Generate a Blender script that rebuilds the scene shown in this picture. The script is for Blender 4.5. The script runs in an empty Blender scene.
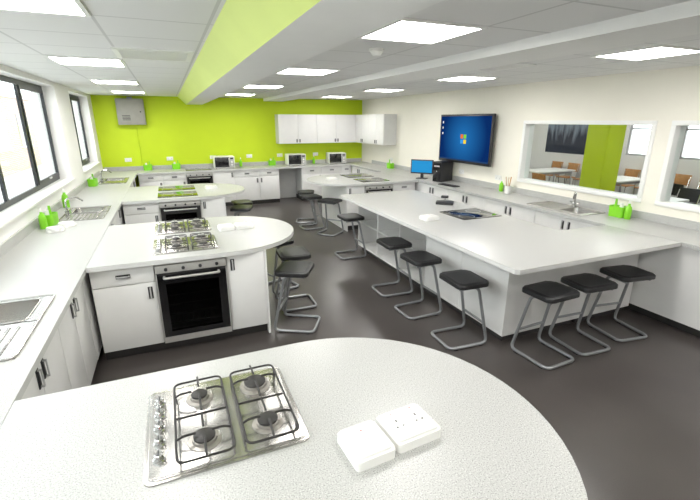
import bpy, bmesh, math, random
from mathutils import Matrix, Vector
random.seed(4)
S = bpy.context.scene
try:
    S.view_settings.view_transform = 'Standard'
    S.view_settings.look = 'None'
except Exception as e:
    print(e)

# ------------------------------------------------------------------ materials
def new_mat(name):
    m = bpy.data.materials.new(name); m.use_nodes = True
    nt = m.node_tree
    return m, nt, nt.nodes['Principled BSDF']

def mat(name, col, rough=0.5, metal=0.0, spec=0.5, var=0.0, vscale=8.0, bump=0.0, coat=0.0):
    m, nt, p = new_mat(name)
    p.inputs['Base Color'].default_value = (*col, 1)
    p.inputs['Roughness'].default_value = rough
    p.inputs['Metallic'].default_value = metal
    p.inputs['Specular IOR Level'].default_value = spec
    p.inputs['Coat Weight'].default_value = coat
    if var > 0 or bump > 0:
        tc = nt.nodes.new('ShaderNodeTexCoord')
        n = nt.nodes.new('ShaderNodeTexNoise'); n.inputs['Scale'].default_value = vscale
        n.inputs['Detail'].default_value = 4
        nt.links.new(tc.outputs['Object'], n.inputs['Vector'])
        if var > 0:
            r = nt.nodes.new('ShaderNodeValToRGB')
            r.color_ramp.elements[0].position = 0.3; r.color_ramp.elements[1].position = 0.7
            r.color_ramp.elements[0].color = (*[c*(1-var) for c in col], 1)
            r.color_ramp.elements[1].color = (*[min(1, c*(1+var)) for c in col], 1)
            nt.links.new(n.outputs['Fac'], r.inputs['Fac'])
            nt.links.new(r.outputs['Color'], p.inputs['Base Color'])
        if bump > 0:
            b = nt.nodes.new('ShaderNodeBump'); b.inputs['Strength'].default_value = bump
            b.inputs['Distance'].default_value = 0.002
            nt.links.new(n.outputs['Fac'], b.inputs['Height'])
            nt.links.new(b.outputs['Normal'], p.inputs['Normal'])
    return m

def emis(name, col, s):
    m, nt, p = new_mat(name)
    nt.nodes.remove(p)
    e = nt.nodes.new('ShaderNodeEmission'); e.inputs['Color'].default_value = (*col, 1); e.inputs['Strength'].default_value = s
    nt.links.new(e.outputs[0], nt.nodes['Material Output'].inputs['Surface'])
    return m

def worktop_mat():
    m, nt, p = new_mat('speckled_laminate')
    tc = nt.nodes.new('ShaderNodeTexCoord')
    n = nt.nodes.new('ShaderNodeTexNoise'); n.inputs['Scale'].default_value = 210; n.inputs['Detail'].default_value = 2
    nt.links.new(tc.outputs['Object'], n.inputs['Vector'])
    r = nt.nodes.new('ShaderNodeValToRGB')
    e = r.color_ramp.elements
    e[0].position = 0.34; e[0].color = (0.25, 0.25, 0.24, 1)
    e[1].position = 0.44; e[1].color = (0.44, 0.44, 0.425, 1)
    x = e.new(0.60); x.color = (0.47, 0.47, 0.455, 1)
    x = e.new(0.68); x.color = (0.62, 0.62, 0.60, 1)
    nt.links.new(n.outputs['Fac'], r.inputs['Fac'])
    nt.links.new(r.outputs['Color'], p.inputs['Base Color'])
    p.inputs['Roughness'].default_value = 0.34
    return m

def floor_mat():
    m, nt, p = new_mat('floor_vinyl')
    tc = nt.nodes.new('ShaderNodeTexCoord')
    n = nt.nodes.new('ShaderNodeTexNoise'); n.inputs['Scale'].default_value = 1.3; n.inputs['Detail'].default_value = 8
    n2 = nt.nodes.new('ShaderNodeTexNoise'); n2.inputs['Scale'].default_value = 180
    nt.links.new(tc.outputs['Object'], n.inputs['Vector']); nt.links.new(tc.outputs['Object'], n2.inputs['Vector'])
    mx = nt.nodes.new('ShaderNodeMath'); mx.operation = 'ADD'
    nt.links.new(n.outputs['Fac'], mx.inputs[0]); nt.links.new(n2.outputs['Fac'], mx.inputs[1])
    r = nt.nodes.new('ShaderNodeValToRGB')
    r.color_ramp.elements[0].position = 0.35; r.color_ramp.elements[0].color = (0.055, 0.047, 0.044, 1)
    r.color_ramp.elements[1].position = 0.7; r.color_ramp.elements[1].color = (0.088, 0.077, 0.072, 1)
    mh = nt.nodes.new('ShaderNodeMath'); mh.operation = 'MULTIPLY'; mh.inputs[1].default_value = 0.5
    nt.links.new(mx.outputs[0], mh.inputs[0]); nt.links.new(mh.outputs[0], r.inputs['Fac'])
    nt.links.new(r.outputs['Color'], p.inputs['Base Color'])
    p.inputs['Roughness'].default_value = 0.29
    return m

def brick_mat(name, c1, c2, cm, w, h, mort, vertical=False, offset=0.5, rough=0.8):
    m, nt, p = new_mat(name)
    tc = nt.nodes.new('ShaderNodeTexCoord')
    b = nt.nodes.new('ShaderNodeTexBrick')
    b.offset = offset; b.squash = 1
    b.inputs['Color1'].default_value = (*c1, 1); b.inputs['Color2'].default_value = (*c2, 1); b.inputs['Mortar'].default_value = (*cm, 1)
    b.inputs['Scale'].default_value = 1; b.inputs['Mortar Size'].default_value = mort
    b.inputs['Brick Width'].default_value = w; b.inputs['Row Height'].default_value = h
    mp = nt.nodes.new('ShaderNodeMapping')
    if vertical:
        sx = nt.nodes.new('ShaderNodeSeparateXYZ'); cx = nt.nodes.new('ShaderNodeCombineXYZ')
        nt.links.new(tc.outputs['Object'], sx.inputs[0])
        nt.links.new(sx.outputs['Y'], cx.inputs['X']); nt.links.new(sx.outputs['Z'], cx.inputs['Y'])
        nt.links.new(cx.outputs[0], b.inputs['Vector'])
    else:
        mp.inputs['Location'].default_value = (0.3, 0.3, 0)
        nt.links.new(tc.outputs['Object'], mp.inputs['Vector']); nt.links.new(mp.outputs[0], b.inputs['Vector'])
    nt.links.new(b.outputs['Color'], p.inputs['Base Color'])
    p.inputs['Roughness'].default_value = rough
    return m

def glass_mat(name, refl=0.5, tint=(0.95, 0.98, 0.97)):
    m, nt, p = new_mat(name); nt.nodes.remove(p)
    t = nt.nodes.new('ShaderNodeBsdfTransparent'); t.inputs[0].default_value = (*tint, 1)
    g = nt.nodes.new('ShaderNodeBsdfGlossy'); g.inputs['Roughness'].default_value = 0.02
    mx = nt.nodes.new('ShaderNodeMixShader')
    lw = nt.nodes.new('ShaderNodeFresnel'); lw.inputs['IOR'].default_value = 1.25
    mu = nt.nodes.new('ShaderNodeMath'); mu.operation = 'MULTIPLY'; mu.inputs[1].default_value = refl
    nt.links.new(lw.outputs[0], mu.inputs[0]); nt.links.new(mu.outputs[0], mx.inputs[0])
    nt.links.new(t.outputs[0], mx.inputs[1]); nt.links.new(g.outputs[0], mx.inputs[2])
    nt.links.new(mx.outputs[0], nt.nodes['Material Output'].inputs['Surface'])
    return m

def screen_mat():
    m, nt, p = new_mat('screen_blue'); nt.nodes.remove(p)
    tc = nt.nodes.new('ShaderNodeTexCoord')
    gr = nt.nodes.new('ShaderNodeTexGradient'); gr.gradient_type = 'SPHERICAL'
    mp = nt.nodes.new('ShaderNodeMapping'); mp.inputs['Scale'].default_value = (1.4, 1.4, 1.4)
    nt.links.new(tc.outputs['Object'], mp.inputs['Vector']); nt.links.new(mp.outputs[0], gr.inputs['Vector'])
    r = nt.nodes.new('ShaderNodeValToRGB')
    r.color_ramp.elements[0].color = (0.004, 0.03, 0.15, 1); r.color_ramp.elements[1].color = (0.02, 0.20, 0.55, 1)
    r.color_ramp.elements[0].position = 0.1
    nt.links.new(gr.outputs['Fac'], r.inputs['Fac'])
    e = nt.nodes.new('ShaderNodeEmission'); e.inputs['Strength'].default_value = 0.9
    nt.links.new(r.outputs['Color'], e.inputs['Color'])
    nt.links.new(e.outputs[0], nt.nodes['Material Output'].inputs['Surface'])
    return m

def mural_mat():
    m, nt, p = new_mat('mural_print')
    tc = nt.nodes.new('ShaderNodeTexCoord')
    sx = nt.nodes.new('ShaderNodeSeparateXYZ'); nt.links.new(tc.outputs['Object'], sx.inputs[0])
    mp = nt.nodes.new('ShaderNodeMapping'); mp.inputs['Scale'].default_value = (1, 4.5, 0.7)
    n = nt.nodes.new('ShaderNodeTexNoise'); n.inputs['Scale'].default_value = 1.4; n.inputs['Detail'].default_value = 5
    nt.links.new(tc.outputs['Object'], mp.inputs['Vector']); nt.links.new(mp.outputs[0], n.inputs['Vector'])
    ml = nt.nodes.new('ShaderNodeMath'); ml.operation = 'MULTIPLY_ADD'; ml.inputs[1].default_value = 0.5; ml.inputs[2].default_value = 0.0
    nt.links.new(sx.outputs['Z'], ml.inputs[0])
    ad = nt.nodes.new('ShaderNodeMath'); ad.operation = 'ADD'
    nt.links.new(ml.outputs[0], ad.inputs[0]); nt.links.new(n.outputs['Fac'], ad.inputs[1])
    r = nt.nodes.new('ShaderNodeValToRGB')
    r.color_ramp.elements[0].position = 0.44; r.color_ramp.elements[0].color = (0.015, 0.022, 0.045, 1)
    r.color_ramp.elements[1].position = 0.66; r.color_ramp.elements[1].color = (0.22, 0.27, 0.34, 1)
    nt.links.new(ad.outputs[0], r.inputs['Fac']); nt.links.new(r.outputs['Color'], p.inputs['Base Color'])
    p.inputs['Roughness'].default_value = 0.4
    return m

WT = worktop_mat()
FLOOR = floor_mat()
WHITE = mat('cabinet_white', (0.77, 0.765, 0.75), 0.32, var=0.015)
CARC = mat('carcass_white', (0.62, 0.62, 0.61), 0.5, var=0.02)
EDGE = mat('worktop_edge', (0.60, 0.60, 0.585), 0.4, var=0.02)
KICK = mat('kick_dark', (0.035, 0.033, 0.032), 0.5, var=0.1)
CREAM = mat('wall_cream', (0.83, 0.80, 0.71), 0.8, var=0.015, vscale=3, bump=0.05)
WALLW = mat('wall_white', (0.82, 0.81, 0.79), 0.8, var=0.015, vscale=3, bump=0.05)
GREEN = mat('wall_lime', (0.53, 0.68, 0.010), 0.65, var=0.02, vscale=3, bump=0.05)
PALEG = mat('bulkhead_lime', (0.66, 0.77, 0.24), 0.6, var=0.02, vscale=3)
TRIM = mat('trim_white', (0.82, 0.82, 0.80), 0.4, var=0.01)
FRAME = mat('window_frame_dark', (0.015, 0.017, 0.02), 0.4, var=0.1)
STEEL = mat('stainless', (0.46, 0.45, 0.43), 0.26, 0.92, var=0.03, vscale=40)
ALU = mat('brushed_aluminium', (0.50, 0.49, 0.47), 0.38, 0.45, var=0.03, vscale=40)
CHROME = mat('chrome', (0.6, 0.6, 0.6), 0.12, 1.0, var=0.02)
TUBE = mat('stool_tube', (0.30, 0.31, 0.32), 0.35, 0.5, var=0.05)
SEAT = mat('seat_black', (0.012, 0.012, 0.013), 0.45, var=0.1, bump=0.2, vscale=60)
IRON = mat('cast_iron', (0.02, 0.018, 0.017), 0.5, var=0.15, vscale=60)
BLACK = mat('gloss_black', (0.008, 0.008, 0.009), 0.08, var=0.05, coat=0.5)
DARK = mat('dark_plastic', (0.02, 0.02, 0.022), 0.4, var=0.1)
GREY = mat('grey_metal', (0.42, 0.42, 0.42), 0.45, var=0.05)
BOXG = mat('box_grey', (0.30, 0.29, 0.26), 0.5, var=0.05)
PLAST = mat('white_plastic', (0.80, 0.80, 0.77), 0.3, var=0.01)
LIME = mat('lime_plastic', (0.22, 0.62, 0.02), 0.3, var=0.05)
BRASS = mat('burner_alu', (0.40, 0.38, 0.35), 0.4, 0.8, var=0.05)
RED = mat('red_dot', (0.6, 0.02, 0.02), 0.4, var=0.02)
WOOD = mat('chair_beech', (0.45, 0.22, 0.07), 0.45, var=0.15, vscale=12)
GLASS = glass_mat('window_glass', 0.35)
GLASS_OV = glass_mat('oven_glass', 0.6, (0.42, 0.42, 0.43))
PANEL = emis('light_panel_glow', (1.0, 0.98, 0.945), 26.5)
TILE = brick_mat('ceiling_tile', (0.75, 0.75, 0.745), (0.74, 0.74, 0.735), (0.58, 0.58, 0.575), 0.6, 0.6, 0.010, offset=0.0)
PLASTER = mat('ceiling_plaster', (0.80, 0.80, 0.785), 0.8, var=0.01)
BRICK = brick_mat('brick_outside', (0.50, 0.33, 0.28), (0.56, 0.38, 0.33), (0.66, 0.62, 0.58), 0.22, 0.075, 0.012, vertical=True)
SCREEN = screen_mat()
MURAL = mural_mat()

# ------------------------------------------------------------------ builder
def Rz(a): return Matrix.Rotation(math.radians(a), 4, 'Z')
def T(x, y, z=0): return Matrix.Translation((x, y, z))

class B:
    def __init__(s):
        s.bm = bmesh.new(); s.mats = []; s.M = Matrix()
    def mi(s, m):
        if m not in s.mats: s.mats.append(m)
        return s.mats.index(m)
    def _v(s, p): return s.bm.verts.new(s.M @ Vector(p))
    def box(s, x0, y0, z0, x1, y1, z1, m, bev=0.0):
        v = [s._v((x, y, z)) for z in (z0, z1) for y in (y0, y1) for x in (x0, x1)]
        i = s.mi(m); fs = []
        for q in ((0, 2, 3, 1), (4, 5, 7, 6), (0, 1, 5, 4), (2, 6, 7, 3), (0, 4, 6, 2), (1, 3, 7, 5)):
            f = s.bm.faces.new([v[k] for k in q]); f.material_index = i; fs.append(f)
        if bev > 0:
            es = set(e for f in fs for e in f.edges)
            r = bmesh.ops.bevel(s.bm, geom=list(es), offset=bev, segments=2, profile=0.5, affect='EDGES')
            for f in r['faces']: f.material_index = i
    def prism(s, pts, z0, z1, m, mside=None, bev=0.0):
        i = s.mi(m); j = s.mi(mside or m)
        lo = [s._v((p[0], p[1], z0)) for p in pts]; hi = [s._v((p[0], p[1], z1)) for p in pts]
        n = len(pts)
        f = s.bm.faces.new(list(reversed(lo))); f.material_index = i
        ft = s.bm.faces.new(hi); ft.material_index = i
        for k in range(n):
            f = s.bm.faces.new([lo[k], lo[(k+1) % n], hi[(k+1) % n], hi[k]]); f.material_index = j
        if bev > 0:
            bmesh.ops.bevel(s.bm, geom=list(ft.edges), offset=bev, segments=2, profile=0.5, affect='EDGES')
    def prism_y(s, prof, y0, y1, m):
        lo = [s._v((p[0], y0, p[1])) for p in prof]; hi = [s._v((p[0], y1, p[1])) for p in prof]
        n = len(prof); ms = m if isinstance(m, list) else [m]*n
        s.bm.faces.new(lo).material_index = s.mi(ms[0]); s.bm.faces.new(list(reversed(hi))).material_index = s.mi(ms[0])
        for k in range(n):
            s.bm.faces.new([lo[k], lo[(k+1) % n], hi[(k+1) % n], hi[k]]).material_index = s.mi(ms[k])
    def cyl(s, c, r, h, m, axis='z', n=20, r2=None):
        r2 = r if r2 is None else r2
        i = s.mi(m); lo = []; hi = []
        for k in range(n):
            a = 2*math.pi*k/n; ca, sa = math.cos(a), math.sin(a)
            for L, rr, d in ((lo, r, 0), (hi, r2, h)):
                if axis == 'z': p = (c[0]+rr*ca, c[1]+rr*sa, c[2]+d)
                elif axis == 'y': p = (c[0]+rr*sa, c[1]+d, c[2]+rr*ca)
                else: p = (c[0]+d, c[1]+rr*ca, c[2]+rr*sa)
                L.append(s._v(p))
        f = s.bm.faces.new(list(reversed(lo))); f.material_index = i
        f = s.bm.faces.new(hi); f.material_index = i
        for k in range(n):
            f = s.bm.faces.new([lo[k], lo[(k+1) % n], hi[(k+1) % n], hi[k]]); f.material_index = i
    def lathe(s, prof, c, m, n=24):
        i = s.mi(m); rings = []
        for r, z in prof:
            if r < 1e-5: rings.append([s._v((c[0], c[1], c[2]+z))])
            else: rings.append([s._v((c[0]+r*math.cos(2*math.pi*k/n), c[1]+r*math.sin(2*math.pi*k/n), c[2]+z)) for k in range(n)])
        for a, b in zip(rings[:-1], rings[1:]):
            for k in range(n):
                k2 = (k+1) % n
                if len(a) == 1 and len(b) == 1: continue
                if len(a) == 1: vs = [a[0], b[k2], b[k]]
                elif len(b) == 1: vs = [a[k], a[k2], b[0]]
                else: vs = [a[k], a[k2], b[k2], b[k]]
                f = s.bm.faces.new(vs); f.material_index = i
    def tube(s, pts, r, m, fil=0.0, n=8, closed=False, seg=5):
        P = [Vector(p) for p in pts]; out = []
        N = len(P)
        for k in range(N):
            if (not closed and k in (0, N-1)) or fil <= 0: out.append(P[k]); continue
            a, b, c = P[(k-1) % N], P[k], P[(k+1) % N]
            d1 = (a-b); d2 = (c-b)
            L = min(fil, d1.length*0.45, d2.length*0.45)
            p0 = b+d1.normalized()*L; p2 = b+d2.normalized()*L
            for q in range(seg+1):
                t = q/seg; out.append(p0*(1-t)**2+b*2*t*(1-t)+p2*t*t)
        i = s.mi(m); rings = []; M = len(out); up = None
        for k in range(M):
            if closed: tg = (out[(k+1) % M]-out[k-1])
            else: tg = out[min(k+1, M-1)]-out[max(k-1, 0)]
            tg.normalize()
            if up is None:
                up = Vector((0, 0, 1)) if abs(tg.z) < 0.9 else Vector((1, 0, 0))
            up = (up-tg*up.dot(tg))
            if up.length < 1e-4: up = Vector((1, 0, 0))-tg*tg.x
            up.normalize(); sd = tg.cross(up)
            rings.append([s._v(out[k]+up*r*math.cos(2*math.pi*q/n)+sd*r*math.sin(2*math.pi*q/n)) for q in range(n)])
        R = M if closed else M-1
        for k in range(R):
            a, b = rings[k], rings[(k+1) % M]
            for q in range(n):
                f = s.bm.faces.new([a[q], a[(q+1) % n], b[(q+1) % n], b[q]]); f.material_index = i
        if not closed:
            for rg in (rings[0], rings[-1]):
                try:
                    f = s.bm.faces.new(rg); f.material_index = i
                except ValueError: pass
    def mesh(s, name):
        bmesh.ops.recalc_face_normals(s.bm, faces=s.bm.faces[:])
        me = bpy.data.meshes.new(name); s.bm.to_mesh(me); s.bm.free()
        for m in s.mats: me.materials.append(m)
        for p in me.polygons: p.use_smooth = True
        try: me.set_sharp_from_angle(angle=math.radians(35))
        except Exception:
            for p in me.polygons: p.use_smooth = False
        return me
    def finish(s, name, M=None):
        return place(s.mesh(name), name, M)

def place(me, name, M=None):
    o = bpy.data.objects.new(name, me); S.collection.objects.link(o)
    if M is not None: o.matrix_world = M
    return o

def rrect(x0, y0, x1, y1, r, n=6):
    pts = []
    for cx, cy, a0 in ((x1-r, y0+r, -90), (x1-r, y1-r, 0), (x0+r, y1-r, 90), (x0+r, y0+r, 180)):
        for k in range(n+1):
            a = math.radians(a0+90*k/n); pts.append((cx+r*math.cos(a), cy+r*math.sin(a)))
    return pts

# ------------------------------------------------------------------ constants
XL, XR, YF, YB, ZC = -1.45, 5.10, -1.3, 11.2, 2.56
WT0, WT1 = 0.86, 0.90

# ------------------------------------------------------------------ room shell
b = B(); b.box(XL-0.3, YF-0.15, -0.12, XR+6.3, YB+0.15, 0, FLOOR); b.finish('floor')
b = B()
b.box(XL-0.3, YB, 0, XR+0.15, YB+0.15, ZC+0.25, GREEN); b.finish('wall_back')
b = B(); b.box(XL-0.3, YF-0.15, 0, XR+0.15, YF, ZC+0.25, WALLW); b.finish('wall_front')

# left wall with recessed windows
b = B()
zs = 1.13; zt = 2.50
wins = [(-0.6, 7.75), (8.8, 10.7)]
b.box(XL-0.3, YF, 0, XL, YB, zs, WALLW)
b.box(XL-0.3, YF, zt, XL, YB, ZC+0.25, WALLW)
b.box(XL-0.3, YF, zs, XL, wins[0][0], zt, WALLW)
b.box(XL-0.3, wins[0][1], zs, XL, wins[1][0], zt, WALLW)
b.box(XL-0.3, wins[1][1], zs, XL, YB, zt, WALLW)
b.finish('wall_left')
for wi, (y0, y1) in enumerate(wins):
    b = B(); xw = XL-0.17; f = 0.06
    n = max(2, round((y1-y0)/1.2)); d = (y1-y0)/n
    xa_, xb_ = xw-0.012, xw+0.016
    b.box(xa_, y0, zs+0.03, xb_, y1, zs+0.03+f, FRAME)
    b.box(xa_, y0, zt-f, xb_, y1, zt, FRAME)
    for k in range(n+1):
        yy = min(max(y0+k*d, y0+f/2), y1-f/2)
        b.box(xa_, yy-f/2, zs+0.03+f, xb_, yy+f/2, zt-f, FRAME)
    for k in range(n):
        a0 = y0+k*d+f/2; a1 = y0+(k+1)*d-f/2
        if k % 3 == (n-1) % 3:
            g = 0.045; xc_ = xb_+0.010
            b.box(xw, a0, zs+0.03+f, xc_, a0+g, zt-f, FRAME)
            b.box(xw, a1-g, zs+0.03+f, xc_, a1, zt-f, FRAME)
            b.box(xw, a0+g, zs+0.03+f, xc_, a1-g, zs+0.03+f+g, FRAME)
            b.box(xw, a0+g, zt-f-g, xc_, a1-g, zt-f, FRAME)
            b.box(xc_, (a0+a1)/2-0.06, zs+f+0.045, xc_+0.015, (a0+a1)/2+0.06, zs+f+0.065, GREY)
        b.box(xw-0.004, a0, zs+0.03+f, xw-0.001, a1, zt-f, GLASS)
    b.finish('window_%d' % (wi+1))
    b = B(); b.box(XL-0.26, y0, zs, XL+0.04, y1, zs+0.03, TRIM, 0.006); b.finish('trim_%d' % (wi+1))

# right wall with two internal windows
b = B()
z0, z1 = 1.09, 2.02
rw = [(0.9, 3.02), (3.18, 5.16)]
b.box(XR, YF, 0, XR+0.15, YB, z0, CREAM)
b.box(XR, YF, z1, XR+0.15, YB, ZC+0.25, CREAM)
b.box(XR, YF, z0, XR+0.15, rw[0][0], z1, CREAM)
b.box(XR, rw[0][1], z0, XR+0.15, rw[1][0], z1, CREAM)
b.box(XR, rw[1][1], z0, XR+0.15, YB, z1, CREAM)
b.finish('wall_right')
for wi, (y0, y1) in enumerate(rw):
    b = B(); f = 0.05
    b.box(XR-0.02, y0, z0, XR+0.17, y1, z0+f, TRIM, 0.004)
    b.box(XR-0.02, y0, z1-f, XR+0.17, y1, z1, TRIM, 0.004)
    b.box(XR-0.02, y0, z0+f, XR+0.17, y0+f, z1-f, TRIM, 0.004)
    b.box(XR-0.02, y1-f, z0+f, XR+0.17, y1, z1-f, TRIM, 0.004)
    b.box(XR+0.07, y0+f, z0+f, XR+0.076, y1-f, z1-f, GLASS)
    b.finish('window_%d' % (wi+3))

# ceilings and beams
def ceil(x0, x1, xc):
    b = B(); b.box(x0-xc, YF-2.55, 0, x1-xc, YB-2.55, 0.08, TILE)
    b.finish('ceiling', T(xc, 2.55, ZC))
ceil(XL, 0.33, -0.6); ceil(0.86, 2.35, 1.55); ceil(2.85, XR, 3.78)
b = B()
b.prism_y([(0.33, ZC+0.08), (0.33, ZC), (0.50, 2.385), (0.86, 2.385), (0.86, ZC+0.08)], YF, YB, [PLASTER, PALEG, PLASTER, PLASTER, PLASTER])
b.finish('ceiling_beam')
b = B(); b.box(2.35, YF, 2.49, 2.85, YB, ZC+0.08, PLASTER); b.finish('ceiling_beam')

def light(x, y, z=ZC, me=[None]):
    if me[0] is None:
        b = B(); h = 0.3
        b.box(-h, -h, -0.012, h, -h+0.025, 0, TRIM); b.box(-h, h-0.025, -0.012, h, h, 0, TRIM)
        b.box(-h, -h+0.025, -0.012, -h+0.025, h-0.025, 0, TRIM); b.box(h-0.025, -h+0.025, -0.012, h, h-0.025, 0, TRIM)
        b.box(-h+0.025, -h+0.025, -0.008, h-0.025, h-0.025, -0.002, PANEL)
        me[0] = b.mesh('ceiling_light_panel')
    place(me[0], 'ceiling_light_panel', T(x, y, z))
for x in (-0.6, 1.55, 3.78):
    for y in (0.15, 2.55, 4.95, 7.35, 9.75): light(x, y)

def vent(x, y):
    b = B()
    b.box(-.3, -.3, -.012, .3, -.26, 0, TRIM); b.box(-.3, .26, -.012, .3, .3, 0, TRIM)
    b.box(-.3, -.26, -.012, -.26, .26, 0, TRIM); b.box(.26, -.26, -.012, .3, .26, 0, TRIM)
    b.box(-.26, -.26, -.004, .26, .26, -.001, DARK)
    for k in range(9):
        yy = -.24+k*.06; b.box(-.26, yy, -.012, .26, yy+.03, -.004, TRIM)
    b.finish('ceiling_vent', T(x, y, ZC))
vent(-0.02, 4.25); vent(3.18, 3.75)
b = B(); b.lathe([(0, -0.055), (0.03, -0.05), (0.045, -0.03), (0.05, -0.02), (0.06, -0.015), (0.06, 0), (0, 0)], (0, 0, 0), PLAST)
b.finish('smoke_detector', T(1.6, 3.25, ZC))

b = B(); b.box(XR-0.015, YF, 0, XR, 0.28, 0.1, KICK); b.finish('baseboard_right')
b = B(); b.box(XL, 0.3, WT1, XL+0.02, 10.5, WT1+0.09, WT); b.finish('trim_3')
b = B(); b.box(XR-0.02, 0.3, WT1, XR, 10.5, WT1+0.09, WT); b.finish('trim_4')
b = B(); b.box(XL+.02, YB-0.02, WT1, XR-.02, YB, WT1+0.09, WT); b.finish('trim_5')

# ------------------------------------------------------------------ cabinets
def handle(b, x, z, wide=False):
    if wide:
        b.box(x-0.055, -0.006, z-0.016, x+0.055, 0.0, z+0.016, DARK, 0.002)
        b.box(x-0.05, -0.024, z-0.005, x+0.05, -0.018, z+0.006, GREY)
        b.box(x-0.05, -0.02, z-0.005, x-0.042, -0.005, z+0.006, GREY); b.box(x+0.042, -0.02, z-0.005, x+0.05, -0.005, z+0.006, GREY)
    else:
        b.box(x-0.019, -0.006, z-0.055, x+0.019, 0.0, z+0.055, DARK, 0.002)
        b.box(x-0.005, -0.024, z-0.05, x+0.006, -0.018, z+0.05, GREY)
        b.box(x-0.005, -0.02, z-0.05, x+0.006, -0.005, z-0.042, GREY); b.box(x-0.005, -0.02, z+0.042, x+0.006, -0.005, z+0.05, GREY)

def run(b, units, D=0.58, ctop=0.86):
    """local: starts x=0, front face y=0 facing -y"""
    x = 0; g = 0.003
    for kind, w, *o in units:
        x1 = x+w
        if kind not in ('gap',):
            if kind == 'knee':
                b.box(x, D-0.02, 0.0, x1, D, WT0, CARC)
            else:
                b.box(x, 0.02, 0.1, x1, D, ctop, CARC)
                b.box(x, 0.07, 0.0, x1, D, 0.1, KICK)
        if kind == 'door':
            hs = o[0] if o else 'R'
            b.box(x+g, 0, 0.105, x1-g, 0.02, 0.855, WHITE, 0.002)
            handle(b, x1-0.05 if hs == 'R' else x+0.05, 0.76)
        elif kind == 'dd':
            hs = o[0] if o else 'R'
            b.box(x+g, 0, 0.105, x1-g, 0.02, 0.69, WHITE, 0.002)
            b.box(x+g, 0, 0.697, x1-g, 0.02, 0.855, WHITE, 0.002)
            handle(b, x1-0.05 if hs == 'R' else x+0.05, 0.60)
            handle(b, (x+x1)/2, 0.775, True)
        elif kind == 'double':
            xm = (x+x1)/2
            b.box(x+g, 0, 0.105, xm-g/2, 0.02, 0.855, WHITE, 0.002); b.box(xm+g/2, 0, 0.105, x1-g, 0.02, 0.855, WHITE, 0.002)
            handle(b, xm-0.045, 0.76); handle(b, xm+0.045, 0.76)
        elif kind == 'panel':
            b.box(x, 0, 0.1, x1, 0.02, 0.86, WHITE)
        elif kind == 'gap':
            b.box(x, 0.07, 0.0, x1, D, 0.1, KICK)
        x = x1
    return x

# left wall counter
b = B()
def top_holes(b, x0, x1, y0, y1, holes):
    y = y0
    for hx0, hy0, hx1, hy1 in sorted(holes, key=lambda h: h[1]):
        b.box(x0, y, WT0, x1, hy0, WT1, WT)
        b.box(x0, hy0, WT0, hx0, hy1, WT1, WT); b.box(hx1, hy0, WT0, x1, hy1, WT1, WT)
        y = hy1
    b.box(x0, y, WT0, x1, y1, WT1, WT)
sinksL = [2.74, 6.07, 9.3]
holesL = [(-1.05-0.18, ys+0.02, -1.05+0.18, ys+0.38) for ys in sinksL]
top_holes(b, XL+.001, -0.72, 0.3, 10.495, holesL)
b.box(-0.7195, 0.3, WT0, -0.718, 10.495, WT1, EDGE)
b.M = T(-0.75, 0.32) @ Rz(90)
run(b, [('door', .5), ('door', .5), ('panel', .6)]+[('door', .45, 'R'), ('door', .45, 'L'), ('door', .42, 'R'), ('door', .42, 'L')]
    + [('panel', 1.5)] + [('door', .5, 'R'), ('door', .5, 'L'), ('door', .5, 'R')]+[('panel', 1.55)]
    + [('door', .5, 'R'), ('door', .5, 'L'), ('door', .5, 'R'), ('door', .5, 'L')], D=0.69, ctop=0.70)
b.M = Matrix()
b.finish('sink_worktop')

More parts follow.
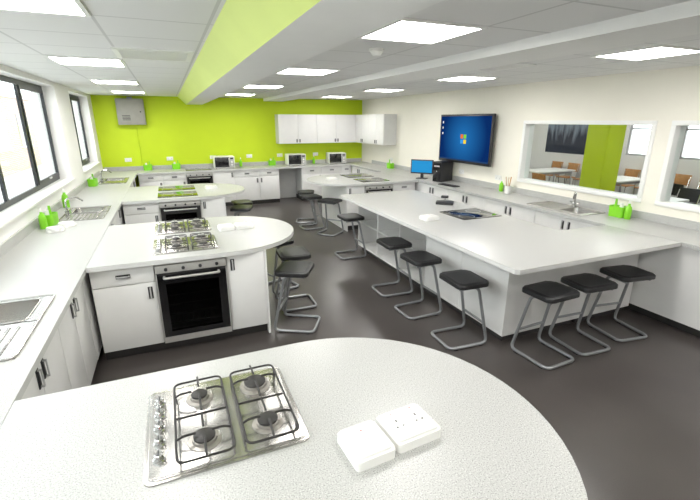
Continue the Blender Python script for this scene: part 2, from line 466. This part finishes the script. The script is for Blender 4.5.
# sink + tap
def sink(M):
    b = B()
    t = 0.006; z = 0.002
    L0, L1, W = -0.44, 0.42, 0.235
    b.box(0.385, -W, 0, L1, W, t, STEEL); b.box(L0, -W, 0, 0.015, W, t*0.5, STEEL)
    b.box(0.015, -W, 0, 0.385, -0.178, t, STEEL); b.box(0.015, 0.178, 0, 0.385, W, t, STEEL)
    b.tube([(L0, -W, t), (L1, -W, t), (L1, W, t), (L0, W, t)], 0.006, STEEL, 0.04, closed=True)
    b.tube([(0.03, -0.17, t), (0.38, -0.17, t), (0.38, 0.17, t), (0.03, 0.17, t)], 0.005, STEEL, 0.05, closed=True)
    bx0, bx1, by0, by1, bz = 0.022, 0.378, -0.176, 0.176, -0.15
    pts = rrect(bx0, by0, bx1, by1, 0.06); i = b.mi(STEEL)
    pb = rrect(bx0+0.03, by0+0.03, bx1-0.03, by1-0.03, 0.05)
    top = [b._v((p[0], p[1], t)) for p in pts]; mid = [b._v((p[0], p[1], bz+0.03)) for p in rrect(bx0+0.01, by0+0.01, bx1-0.01, by1-0.01, 0.06)]
    bot = [b._v((p[0], p[1], bz)) for p in pb]
    sq = [b._v((bx0+(bx1-bx0)*q[0], by0+(by1-by0)*q[1], t)) for q in ((1, 0), (1, 1), (0, 1), (0, 0))]
    n = len(pts); q = n//4
    for A, C in ((top, mid), (mid, bot)):
        for k in range(n):
            f = b.bm.faces.new([A[k], A[(k+1) % n], C[(k+1) % n], C[k]]); f.material_index = i
    b.bm.faces.new(bot).material_index = i
    for c in range(4):
        for k in range(q-1):
            b.bm.faces.new([sq[c], top[c*q+k], top[c*q+k+1]]).material_index = i
    b.cyl((0.2, 0, bz), 0.035, 0.003, CHROME)
    b.cyl((0.2, 0, bz+0.003), 0.02, 0.002, DARK)
    for k in range(8):
        yy = -0.16+k*0.045
        b.box(-0.38, yy, t*0.5, -0.04, yy+0.015, t*0.5+0.004, STEEL, 0.0015)
    b.cyl((-0.02, 0.2, t), 0.024, 0.05, CHROME)
    b.tube([(-0.02, 0.2, t), (-0.02, 0.2, 0.20), (0.05, 0.09, 0.21), (0.09, 0.03, 0.15)], 0.011, CHROME, 0.07)
    b.tube([(-0.02, 0.2, 0.05), (-0.09, 0.2, 0.065)], 0.009, CHROME); b.tube([(-0.02, 0.2, 0.05), (0.05, 0.2, 0.065)], 0.009, CHROME)
    return b.finish('stainless_sink', M)
for ys in sinksL: sink(T(-1.05, ys, WT1) @ Rz(90))

# ------------------------------------------------------------------ gas hob
def gas_hob_mesh():
    b = B()
    b.prism(rrect(0, 0, 0.56, 0.52, 0.03), 0, 0.006, STEEL, bev=0.002)
    b.prism(rrect(0.012, 0.012, 0.548, 0.508, 0.025), 0.006, 0.010, STEEL, bev=0.003)
    zz = 0.010
    for bx, by, r in ((0.20, 0.40, 0.032), (0.43, 0.40, 0.045), (0.20, 0.14, 0.038), (0.43, 0.14, 0.038)):
        b.lathe([(r+0.022, 0), (r+0.02, 0.004), (r+0.006, 0.006), (r+0.004, 0.016), (r-0.004, 0.018), (0, 0.018)], (bx, by, zz), BRASS)
        b.lathe([(r, 0.018), (r+0.001, 0.024), (r-0.006, 0.028), (0, 0.028)], (bx, by, zz), IRON)
        b.cyl((bx+r+0.014, by+0.006, zz), 0.003, 0.02, PLAST, n=8)
    for gx in (0.20, 0.43):
        x0, x1, y0, y1 = gx-0.095, gx+0.095, 0.025, 0.495; hz = zz+0.040
        b.tube([(x0, y0, hz-0.012), (x1, y0, hz-0.012), (x1, y1, hz-0.012), (x0, y1, hz-0.012)], 0.0045, IRON, 0.03, closed=True)
        for fx in (x0, x1):
            for fy in (y0+0.05, y1-0.05): b.cyl((fx, fy, zz), 0.005, 0.028, IRON, n=8)
        b.tube([(x0, 0.26, hz-0.012), (x1, 0.26, hz-0.012)], 0.0045, IRON)
        for by in (0.14, 0.40):
            for dx, dy in ((1, 0), (-1, 0), (0, 1), (0, -1)):
                e = (gx+dx*0.095, by+dy*0.118); s_ = (gx+dx*0.028, by+dy*0.028)
                b.tube([(e[0], e[1], hz-0.012), (gx+dx*0.07, by+dy*0.07, hz), (s_[0], s_[1], hz)], 0.0045, IRON, 0.01)
    for k in range(5):
        ky = 0.10+k*0.08
        b.lathe([(0.021, 0), (0.021, 0.006), (0.016, 0.008), (0.015, 0.026), (0.012, 0.029), (0, 0.029)], (0.048, ky, zz), CHROME)
        b.box(0.046, ky-0.014, zz+0.029, 0.050, ky+0.014, zz+0.032, DARK)
        b.cyl((0.048, ky+0.034, zz), 0.0035, 0.001, RED, n=8)
    return b.mesh('gas_hob')
GH = gas_hob_mesh()
place(GH, 'gas_hob', T(-0.2, 1.215, WT1))
place(GH, 'gas_hob', T(-0.235, 3.84, WT1))
place(GH, 'gas_hob', T(-0.235, 4.56, WT1))

def glass_hob(M):
    b = B()
    b.prism(rrect(0, 0, 0.58, 0.51, 0.02), 0, 0.006, BLACK, bev=0.002)
    for x, y, r in ((.15, .14, .09), (.43, .14, .075), (.15, .37, .075), (.43, .37, .09)):
        b.lathe([(r, 0.0061), (r+0.003, 0.0064), (r+0.006, 0.0061)], (x, y, 0), GREY, n=32)
    b.box(0.2, 0.015, 0.006, 0.38, 0.035, 0.0065, GREY)
    b.finish('ceramic_hob', M)

# ------------------------------------------------------------------ oven
def oven_mesh():
    b = B()
    w = 0.592; z0 = 0.103; z1 = 0.857
    b.box(0.004, 0.0, z1-0.03, w, 0.5, z1, ALU)
    b.box(0.004, -0.024, z1-0.090, w, 0.0, z1-0.022, ALU, 0.003)
    b.box(0.004, 0.0, z1-0.090, w, 0.03, z1-0.03, DARK)
    b.box(0.004, -0.02, z0, w, 0.5, z0+0.055, ALU)
    for k in range(4): b.cyl((0.09+k*0.14, -0.042, z1-0.056), 0.014, 0.018, DARK, 'y')
    b.box(0.004, 0.03, z0+0.055, 0.03, 0.5, z1-0.03, DARK); b.box(w-0.026, 0.03, z0+0.055, w, 0.5, z1-0.03, DARK)
    b.box(0.03, 0.45, z0+0.055, w-0.026, 0.5, z1-0.03, DARK)
    za, zb = z0+0.057, z1-0.093; m = 0.075
    b.box(0.004, -0.02, za, w, 0.02, za+0.05, BLACK); b.box(0.004, -0.02, zb-0.10, w, 0.02, zb, BLACK)
    b.box(0.004, -0.02, za+0.05, m, 0.02, zb-0.10, BLACK); b.box(w-m, -0.02, za+0.05, w, 0.02, zb-0.10, BLACK)
    b.box(m, -0.018, za+0.05, w-m, -0.014, zb-0.10, GLASS_OV)
    b.box(0.0, -0.024, za, 0.012, -0.018, zb, ALU); b.box(w-0.008, -0.024, za, w+0.004, -0.018, zb, ALU)
    for zz in (0.25, 0.34, 0.43, 0.52):
        b.tube([(0.05, 0.06, zz), (w-0.05, 0.06, zz)], 0.004, CHROME)
        for k in range(10):
            xx = 0.07+k*0.05; b.tube([(xx, 0.06, zz), (xx, 0.42, zz)], 0.002, CHROME, n=5)
    b.tube([(0.07, -0.02, zb-0.035), (0.07, -0.06, zb-0.035), (w-0.07, -0.06, zb-0.035), (w-0.07, -0.02, zb-0.035)], 0.011, ALU, 0.01)
    return b.mesh('built_in_oven')
OV = oven_mesh()

# ------------------------------------------------------------------ peninsulas
def arc(cx, cy, r, a0, a1, n=32):
    return [(cx+r*math.cos(math.radians(a0+(a1-a0)*k/n)), cy+r*math.sin(math.radians(a0+(a1-a0)*k/n))) for k in range(n+1)]
R = 0.765
def peninsula(cx, cy):
    b = B()
    pts = [(-0.717, cy-R)]+arc(cx, cy, R, -90, 90)+[(-0.717, cy+R)]
    b.prism(pts, WT0, WT1, WT, EDGE, bev=0.004)
    b.M = T(-0.715, cy-0.71)
    run(b, [('dd', .48, 'R'), ('gap', .6), ('door', .345, 'L')], D=0.70)
    b.M = T(0.71, cy+0.71) @ Rz(180)
    run(b, [('door', .345), ('dd', .6), ('dd', .48)], D=0.70)
    b.M = Matrix()
    b.box(0.71, cy-0.71, 0.0, 0.73, cy+0.71, WT0, WHITE)
    b.finish('cooking_peninsula')
    place(OV, 'built_in_oven', T(-0.233, cy-0.71))
peninsula(0.5, 1.15); peninsula(0.40, 4.46); peninsula(0.38, 7.52)
glass_hob(T(-0.24, 6.9, WT1)); glass_hob(T(-0.24, 7.58, WT1))

# mirrored peninsula on the right
b = B(); cy = 7.85; cx = 3.2
pts = [(4.447, cy+R)]+arc(cx, cy, R, 90, 270)+[(4.447, cy-R)]
b.prism(pts, WT0, WT1, WT, EDGE, bev=0.004)
b.M = T(2.97, cy-0.71); run(b, [('door', .35, 'L'), ('gap', .6), ('dd', .5)], D=0.70)
b.M = T(4.42, cy+0.71) @ Rz(180); run(b, [('dd', .5), ('dd', .6), ('door', .35)], D=0.70)
b.M = Matrix(); b.box(2.95, cy-0.71, 0, 2.97, cy+0.71, WT0, WHITE)
b.finish('cooking_peninsula')
place(OV, 'built_in_oven', T(3.32, cy-0.71))
glass_hob(T(3.32, cy-0.63, WT1)); glass_hob(T(3.32, cy+0.08, WT1))

# ------------------------------------------------------------------ right wall counter
b = B()
sinkR = 3.95
hole = (4.78-0.18, sinkR-0.38, 4.78+0.18, sinkR-0.02)
top_holes(b, 4.45, XR-.001, 0.3, 10.495, [hole])
b.M = T(4.48, 10.48) @ Rz(-90)
run(b, [('double', .9), ('double', .93), ('panel', 1.5), ('double', 1.0), ('double', 1.0), ('double', 1.0), ('double', 1.0), ('panel', 0.75), ('panel', 2.05)], D=0.60, ctop=0.70)
b.M = Matrix(); b.box(4.46, 0.3, 0, XR-.001, 0.318, WT0, WHITE)
b.finish('sink_bench')
sink(T(4.78, sinkR, WT1) @ Rz(-90))

# ------------------------------------------------------------------ back counter
b = B()
b.box(XL+.001, 10.502, WT0, XR-.001, YB-.001, WT1, WT); b.box(XL+.001, 10.5, WT0, XR-.001, 10.502, WT1, EDGE)
b.M = T(-0.7, 10.53)
run(b, [('dd', .5), ('dd', .5), ('gap', .6), ('door', .5), ('dd', .6), ('dd', .5, 'L'), ('knee', .6), ('dd', .55), ('dd', .55), ('dd', .3)], D=0.65)
b.M = Matrix()
b.finish('base_cabinet_worktop')
place(OV, 'built_in_oven', T(0.302, 10.53))
glass_hob(T(0.31, 10.56, WT1))

# ------------------------------------------------------------------ island
b = B()
pts = [(2.40+.03, 2.32), (4.447, 2.32), (4.447, 3.1), (3.75, 3.1), (3.75, 6.1), (2.43, 6.1), (2.40, 6.07), (2.40, 2.35)]
b.prism(pts, WT0, WT1, WT, EDGE, bev=0.004)
xa, xb, ya, yb = 2.68, 3.70, 2.68, 6.0
b.box(xa+0.05, ya+0.05, 0, xb-0.05, yb-0.05, 0.08, KICK)
b.box(3.08, ya+0.02, 0.08, xb, yb-0.02, WT0, WHITE)
b.box(xa, ya, 0.08, xb, ya+0.02, WT0, WHITE)
b.box(xa, yb-0.02, 0.08, xb, yb, WT0, WHITE)
b.box(xa, ya+0.02, 0.08, 3.08, yb-0.02, 0.10, WHITE)
for yy in (3.35, 4.0, 4.65, 5.3):
    b.box(xa, yy, 0.10, 3.08, yy+0.02, WT0, WHITE)
b.box(xa+0.01, 4.02, 0.46, 3.08, 4.65, 0.478, WHITE); b.box(xa+0.01, 4.67, 0.46, 3.08, 5.3, 0.478, WHITE)
b.box(xa+0.01, 5.32, 0.46, 3.08, yb-0.02, 0.478, WHITE)
b.box(xa+0.004, ya+0.02, 0.10, xa+0.02, 3.35, WT0, WHITE); b.box(xa+0.004, 3.37, 0.10, xa+0.02, 4.0, WT0, WHITE)
b.box(xb, ya, 0.08, 4.447, ya+0.02, WT0, WHITE); b.box(xb, ya+0.02, 0.08, 4.447, 3.05, WT0, CARC)
b.box(xb, ya+0.05, 0, 4.447, 3.03, 0.08, KICK)
b.M = T(3.72, 3.1) @ Rz(90)
for k in range(4):
    x0 = k*0.7; b.box(x0+.003, -0.0, .1, x0+.697, .02, .855, WHITE); handle(b, x0+.65, .76)
b.M = Matrix()
b.finish('island_counter')
glass_hob(T(3.10, 3.9, WT1))

# ------------------------------------------------------------------ stools
def stool_mesh():
    b = B()
    b.prism(rrect(-0.195, -0.165, 0.195, 0.165, 0.06, 8), 0.595, 0.632, SEAT, bev=0.012)
    b.prism(rrect(-0.15, -0.125, 0.15, 0.125, 0.05, 8), 0.632, 0.6335, DARK)
    r = 0.0145
    lo = r+0.001
    b.tube([(-0.14, -0.13, 0.582), (-0.14, 0.07, 0.582), (-0.175, 0.19, lo), (-0.175, -0.21, lo), (0.175, -0.21, lo), (0.175, 0.19, lo), (0.14, 0.07, 0.582), (0.14, -0.13, 0.582)], r, TUBE, 0.06, n=10)
    b.tube([(-0.163, 0.147, 0.22), (0.163, 0.147, 0.22)], 0.012, TUBE)
    b.tube([(-0.14, -0.10, 0.582), (0.14, -0.10, 0.582)], 0.012, TUBE)
    for x in (-.175, .175):
        b.box(x-0.016, 0.10, 0, x+0.016, 0.14, 0.006, DARK); b.box(x-0.016, -0.17, 0, x+0.016, -0.13, 0.006, DARK)
    return b.mesh('lab_stool')
ST = stool_mesh()
for x, y, a in [(2.37, 4.25, -92), (2.35, 3.62, -88), (2.38, 2.93, -93), (2.89, 2.40, 3), (3.38, 2.42, -4), (3.94, 2.45, -8), (2.44, 5.75, -90),
                (1.02, 3.82, 60), (1.14, 4.32, 88), (1.08, 4.90, 110),
                (1.02, 7.1, 70), (1.1, 7.6, 92), (2.62, 7.15, -50), (2.44, 7.7, -85), (2.5, 8.25, -110)]:
    place(ST, 'lab_stool', T(x, y) @ Rz(a))

# ------------------------------------------------------------------ sockets
def socket_box(x, y, w, double):
    b = B()
    d = 0.17
    b.prism(rrect(-w/2, -d/2, w/2, d/2, 0.015), 0, 0.036, PLAST, bev=0.006)
    b.prism(rrect(-w/2+.01, -d/2+.01, w/2-.01, d/2-.01, 0.012), 0.036, 0.046, PLAST, bev=0.004)
    zt = 0.046
    if double:
        for sx in (-0.042, 0.042):
            b.box(sx-0.008, 0.045, zt, sx+0.008, 0.063, zt+0.004, PLAST, 0.001)
            b.box(sx-0.003, 0.012, zt, sx+0.003, 0.024, zt+0.0006, DARK)
            b.box(sx-0.017, -0.016, zt, sx-0.009, -0.010, zt+0.0006, DARK); b.box(sx+0.009, -0.016, zt, sx+0.017, -0.010, zt+0.0006, DARK)
            b.box(sx-0.003, 0.054, zt+.004, sx+0.003, 0.057, zt+0.0045, RED)
    else:
        b.box(-0.035, -0.03, zt, 0.035, 0.045, zt+0.003, PLAST, 0.001)
        b.box(-0.012, -0.012, zt+.003, 0.012, 0.02, zt+0.007, PLAST, 0.001)
        b.box(-0.004, 0.035, zt+.003, 0.004, 0.039, zt+0.0036, RED)
    b.finish('socket_outlet_box', T(x, y, WT1) @ Rz(4))
socket_box(0.525, 1.10, 0.155, False); socket_box(0.71, 1.12, 0.19, True)
socket_box(0.47, 4.55, 0.155, False); socket_box(0.66, 4.56, 0.19, True)
socket_box(0.6, 7.6, 0.19, True); socket_box(2.75, 4.1, 0.19, True); socket_box(2.9, 7.8, 0.19, True)

def wall_socket(M):
    b = B(); b.box(-.073, -.01, 0, .073, 0, .086, PLAST, .002)
    for sx in (-.035, .035):
        b.box(sx-.006, -.014, .06, sx+.006, -.01, .075, PLAST); b.box(sx-.003, -.0106, .035, sx+.003, -.01, .045, DARK)
        b.box(sx-.015, -.0106, .02, sx-.008, -.01, .025, DARK); b.box(sx+.008, -.0106, .02, sx+.015, -.01, .025, DARK)
    b.finish('wall_socket', M)
for x in (-0.9, 0.0, 1.0, 1.9, 2.7, 3.7): wall_socket(T(x, YB, 1.1))
for y in (5.6, 6.6, 8.2, 9.4): wall_socket(T(XR, y, 1.05) @ Rz(-90))

# ------------------------------------------------------------------ upper cabinets
b = B()
def uppers(b, units, D=0.35):
    x = 0
    for w in units:
        b.box(x, 0.02, 0, x+w, D, 0.72, CARC); xm = x+w/2
        b.box(x+.003, 0, .003, xm-.002, .02, .717, WHITE, .002); b.box(xm+.002, 0, .003, x+w-.003, .02, .717, WHITE, .002)
        for hx in (xm-.04, xm+.04): b.box(hx-.012, -.012, .03, hx+.012, 0, .11, DARK)
        x += w
b.M = T(2.62, YB-0.351, 1.45); uppers(b, [1.02, 1.10])
b.box(2.12, 0.0, 0, 2.479, 0.351, 0.72, WHITE)
b.M = T(XR-0.351, YB-0.351, 1.45) @ Rz(-90); uppers(b, [0.825, 0.825])
b.finish('hanging_cupboards')

# ------------------------------------------------------------------ microwaves
def microwave(x, y, a=0):
    b = B()
    b.box(-.24, -.17, .012, .24, .17, .285, PLAST, .006)
    b.box(-.225, -.178, .03, .11, -.17, .27, BLACK, .003); b.box(.12, -.176, .03, .225, -.17, .27, GREY, .002)
    b.box(.135, -.179, .215, .21, -.176, .25, DARK)
    b.cyl((.172, -.19, .15), .022, .014, PLAST, 'y'); b.cyl((.172, -.19, .085), .022, .014, PLAST, 'y')
    b.tube([(.1, -.178, .06), (.1, -.2, .06), (.1, -.2, .24), (.1, -.178, .24)], .006, CHROME, .008)
    for fx in (-.2, .2):
        for fy in (-.13, .13): b.cyl((fx, fy, 0), .012, .013, DARK, n=10)
    b.finish('microwave_oven', T(x, y, WT1) @ Rz(a))
microwave(3.05, 10.93); microwave(4.2, 10.93, -6); microwave(1.22, 10.93)

# ------------------------------------------------------------------ electrical box
b = B()
b.box(-.28, -.2, 0, .28, -0.002, .56, BOXG, .008); b.box(-.25, -.208, .03, .25, -.2, .53, BOXG, .004)
b.cyl((.2, -.215, .28), .015, .01, DARK, 'y')
b.box(-.05, -.06, .56, .05, -.01, .60, GREY)
for k in range(4): b.box(-.18, -.2095, .10+k*.03, -.02, -.208, .112+k*.03, DARK)
b.finish('electrical_distribution_box', T(-0.69, YB, 1.93))
b = B(); b.tube([(-0.62, YB-0.016, 1.93), (-0.62, YB-0.016, 1.0)], 0.010, GREEN); b.finish('electrical_conduit')

# ------------------------------------------------------------------ TV
b = B()
b.box(-.74, 0, -.43, .74, .05, .43, DARK, .006)
b.box(-.705, -.003, -.385, .705, -.0005, .395, SCREEN)
b.box(-.705, -.0045, -.385, .705, -.003, -.360, emis('taskbar', (0.03, 0.08, 0.2), .8))
for dx, dz, c in ((-.045, .045, (0.9, .2, .04)), (.045, .045, (.25, .7, .05)), (-.045, -.045, (.05, .35, .9)), (.045, -.045, (.95, .7, .05))):
    e = emis('logo_patch', c, 1.0)
    b.prism([(dx-.036, -.005), (dx+.036, -.005), (dx+.036, -.003), (dx-.036, -.003)], dz-.036, dz+.036, e)
for k in range(3): b.box(-.66, -.0045, .27-k*.1, -.63, -.003, .31-k*.1, PLAST)
b.box(-.2, .05, -.15, .2, .13, .15, DARK); b.box(-.3, .13, -.2, .3, .15, .2, GREY)
b.finish('wall_television', T(XR-0.155, 6.42, 1.70) @ Rz(-90))

# ------------------------------------------------------------------ computer
def monitor(M, scr, w=.5):
    b = B()
    h = w*.6
    b.box(-w/2, 0, .1, w/2, .035, .1+h, DARK, .005)
    b.box(-w/2+.02, -.002, .125, w/2-.02, .0005, .1+h-.02, scr)
    b.box(-.03, .035, .03, .03, .06, .25, DARK); b.prism(rrect(-.11, -.04, .11, .13, .03), 0, .012, DARK); b.box(-.03, .04, .01, .03, .06, .2, DARK)
    b.finish('computer_monitor', M)
monitor(T(4.62, 7.25, WT1) @ Rz(-50), emis('monitor_blue', (0.03, 0.35, 0.75), .9), .46)
b = B(); b.box(-.09, -.2, 0, .09, .2, .38, DARK, .006); b.box(-.085, -.205, .02, .085, -.2, .36, BLACK); b.box(-.06, -.208, .28, .06, -.205, .31, GREY); b.cyl((0, -.209, .2), .01, .005, GREY, 'y')
b.finish('desktop_computer', T(4.83, 6.82, WT1) @ Rz(-70))
b = B(); b.box(-.21, -.065, 0, .21, .065, .016, DARK, .004)
for i in range(14):
    for j in range(4): b.box(-.2+i*.029, -.055+j*.029, .016, -.176+i*.029, -.031+j*.029, .021, DARK)
b.finish('keyboard', T(4.57, 6.25, WT1) @ Rz(-80))
b = B(); b.prism(rrect(-.12, -.1, .12, .1, .03), 0, .03, DARK, bev=.006); b.tube([(0, .06, .03), (0, .06, .09), (0, -.04, .11)], .01, GREY, .05); b.box(-.05, -.1, .095, .05, -.03, .125, DARK, .008)
b.finish('document_camera', T(3.5, 4.85, WT1) @ Rz(-40))

# ------------------------------------------------------------------ bottles / small items
def bottle(x, y, s=1.0):
    b = B()
    b.lathe([(0, 0), (.034, 0), (.037, .01), (.037, .11), (.03, .145), (.014, .165), (.014, .185), (0, .185)], (0, 0, 0), LIME)
    b.cyl((0, 0, .185), .012, .03, PLAST, n=12); b.cyl((0, 0, .215), .006, .015, PLAST, n=10, r2=.004)
    o = b.finish('washing_up_liquid_bottle', T(x, y, WT1) @ Matrix.Scale(s, 4))
def caddy(x, y, a=0):
    b = B()
    pts = rrect(-.09, -.06, .09, .06, .03); t = .005
    ptsi = rrect(-.085, -.055, .085, .055, .026)
    b.prism(pts, 0, .008, LIME)
    i = b.mi(LIME); n = len(pts)
    A = [b._v((p[0], p[1], .008)) for p in pts]; C = [b._v((p[0]*1.08, p[1]*1.08, .13)) for p in pts]
    D = [b._v((p[0]*1.08, p[1]*1.08, .13)) for p in ptsi]; E = [b._v((p[0], p[1], .009)) for p in ptsi]
    for X, Y in ((A, C), (C, D), (D, E)):
        for k in range(n): b.bm.faces.new([X[k], X[(k+1) % n], Y[(k+1) % n], Y[k]]).material_index = i
    b.cyl((-.03, 0, .01), .03, .16, PLAST, n=14, r2=.02); b.cyl((.045, 0, .01), .022, .2, LIME, n=12, r2=.012)
    b.finish('sink_caddy', T(x, y, WT1) @ Rz(a))
def cloth(x, y, a):
    b = B()
    for k in range(3):
        b.M = Rz(k*55) @ T(0, 0, k*.004)
        b.prism(rrect(-.08+.01*k, -.06, .08, .06, .03), 0.0, .02+.01*k, PLAST, bev=.008)
    b.M = Matrix()
    b.finish('folded_cloth', T(x, y, WT1) @ Rz(a))
bottle(-1.36, 6.62, 1.1); caddy(-1.32, 5.52, 80); bottle(-1.34, 5.34, 1.0); cloth(-1.2, 5.15, 20); cloth(-1.13, 5.38, 60)
caddy(-1.32, 8.7, 80)
caddy(4.96, 3.34, 90); bottle(4.93, 3.2, 1.0); bottle(5.0, 5.4, .9); caddy(4.96, 9.2, 90)
caddy(-0.5, 11.05); caddy(0.12, 11.07); caddy(2.45, 11.05); bottle(1.65, 11.05); bottle(3.6, 11.05)
b = B(); b.lathe([(0, 0), (.045, 0), (.05, .12), (.046, .12), (.042, .006), (0, .006)], (0, 0, 0), PLAST)
for k in range(4): b.tube([(.01*math.cos(k*2), .01*math.sin(k*2), .01), (.045*math.cos(k*2), .045*math.sin(k*2), .26)], .005, WOOD)
b.finish('utensil_jar', T(4.95, 5.2, WT1))

# ------------------------------------------------------------------ adjoining room
X2 = XR+6
b = B()
b.box(X2, -1.3, 0, X2+.15, 5.6, 2.8, WALLW); b.box(X2, 7.6, 0, X2+.15, YB+.15, 2.8, WALLW)
b.box(X2, 5.6, 0, X2+.15, 7.6, 1.15, WALLW); b.box(X2, 5.6, 2.3, X2+.15, 7.6, 2.8, WALLW); b.finish('wall_adjoining')
b = B()
for k in range(4):
    y = 5.6+k*(2.0-.05)/3; b.box(X2+.04, y, 1.15, X2+.09, y+.05, 2.3, GREY)
b.box(X2+.04, 5.65, 1.15, X2+.09, 7.55, 1.2, GREY); b.box(X2+.04, 5.65, 2.25, X2+.09, 7.55, 2.3, GREY); b.box(X2+.04, 5.65, 1.8, X2+.09, 7.55, 1.84, GREY)
b.finish('window_5')
b = B(); b.box(XR+.15, YB, 0, X2, YB+.15, 2.8, WALLW); b.finish('wall_adjoining')
b = B(); b.box(XR+.15, -1.45, 0, X2, -1.3, 2.8, WALLW); b.finish('wall_adjoining')
b = B(); b.box(XR+.15, -1.3, 2.7, X2, YB, 2.8, PLASTER); b.finish('ceiling_adjoining')
b = B(); b.prism(rrect(-.24, -.24, .24, .24, .03), 0, 2.7, GREEN); b.finish('pillar', T(8.0, 5.93))
b = B(); b.box(-.02, -.95, -.55, 0, .95, .55, MURAL); b.box(-.025, -.97, -.57, -.0, .97, -.55, TRIM); b.finish('wall_mural', T(X2, 9.25, 1.62))
for x in (6.6, 9.3):
    for y in (1.5, 4.2, 7.5, 10): light(x, y, 2.7)
def desk(x, y):
    b = B(); b.prism(rrect(-.7, -.35, .7, .35, .03), .70, .73, PLAST, bev=.003)
    for sx in (-.62, .62):
        for sy in (-.28, .28): b.tube([(sx, sy, .70), (sx, sy, 0.0)], .018, GREY)
    b.box(-.6, -.29, .64, .6, -.27, .70, GREY); b.box(-.6, .27, .64, .6, .29, .70, GREY)
    b.finish('classroom_table', T(x, y))
def chair_mesh(m, name):
    b = B()
    b.prism(rrect(-.2, -.2, .2, .2, .05), .44, .46, m, bev=.006)
    b.M = T(0, .2, .46) @ Matrix.Rotation(math.radians(-10), 4, 'X')
    b.box(-.2, -.008, .14, .2, .008, .38, m, .006)
    b.M = Matrix()
    for sx in (-.18, .18):
        b.tube([(sx, -.2, 0), (sx, -.17, .44), (sx, .17, .44), (sx, .26, .80)], .011, CHROME, .04)
        b.tube([(sx, .17, .44), (sx, .24, 0)], .011, CHROME)
    return b.mesh(name)
CW = chair_mesh(WOOD, 'wooden_chair'); CB = chair_mesh(DARK, 'classroom_chair')
for k in range(8): place(CW, 'wooden_chair', T(10.6, 5.4+k*.58) @ Rz(-90))
for k in range(3): place(CW, 'wooden_chair', T(8.2, 7.4+k*.6) @ Rz(90))
for x, y in ((9.5, 6.6), (9.5, 8.6), (6.9, 3.4), (7.4, 4.6)): desk(x, y)
for x, y, a in ((6.6, 2.75, 180), (7.2, 2.75, 180), (7.95, 3.5, 270), (8.45, 4.6, -90), (8.3, 3.2, 60), (9.3, 4.4, 90), (9.4, 5.1, 80)): place(CB, 'classroom_chair', T(x, y) @ Rz(a))

# ------------------------------------------------------------------ outside
b = B(); b.box(-60, -20, -.3, XL-.3, 80, -.15, mat('paving', (.6, .6, .58), .8, var=.1)); b.finish('ground')
b = B(); b.box(-14, 16, -.15, -6.2, 45, 3.0, BRICK); b.box(-14.1, 15.9, 3.0, -6.1, 45.1, 3.25, TRIM)
for k in range(8):
    y = 17.5+k*3.3; b.box(-6.21, y, .9, -6.16, y+1.6, 2.3, GREY); b.box(-6.22, y-.08, .82, -6.1, y+1.68, .9, TRIM)
b.finish('brick_building')

# ------------------------------------------------------------------ world
w = bpy.data.worlds.new('sky'); S.world = w; w.use_nodes = True
bg = w.node_tree.nodes['Background']; bg.inputs['Color'].default_value = (0.95, 0.97, 1.0, 1); bg.inputs['Strength'].default_value = 4.6

# ------------------------------------------------------------------ camera
f = 418.0; yaw = math.radians(22.9); pitch = math.radians(17.2)
cd = bpy.data.cameras.new('camera'); cd.lens = 36*f/700; cd.sensor_width = 36; cd.clip_end = 300; cd.clip_start = 0.02
co = bpy.data.objects.new('camera', cd); S.collection.objects.link(co)
co.location = (0, 0, 2.02); co.rotation_euler = (math.radians(90)-pitch, 0, -yaw)
S.camera = co
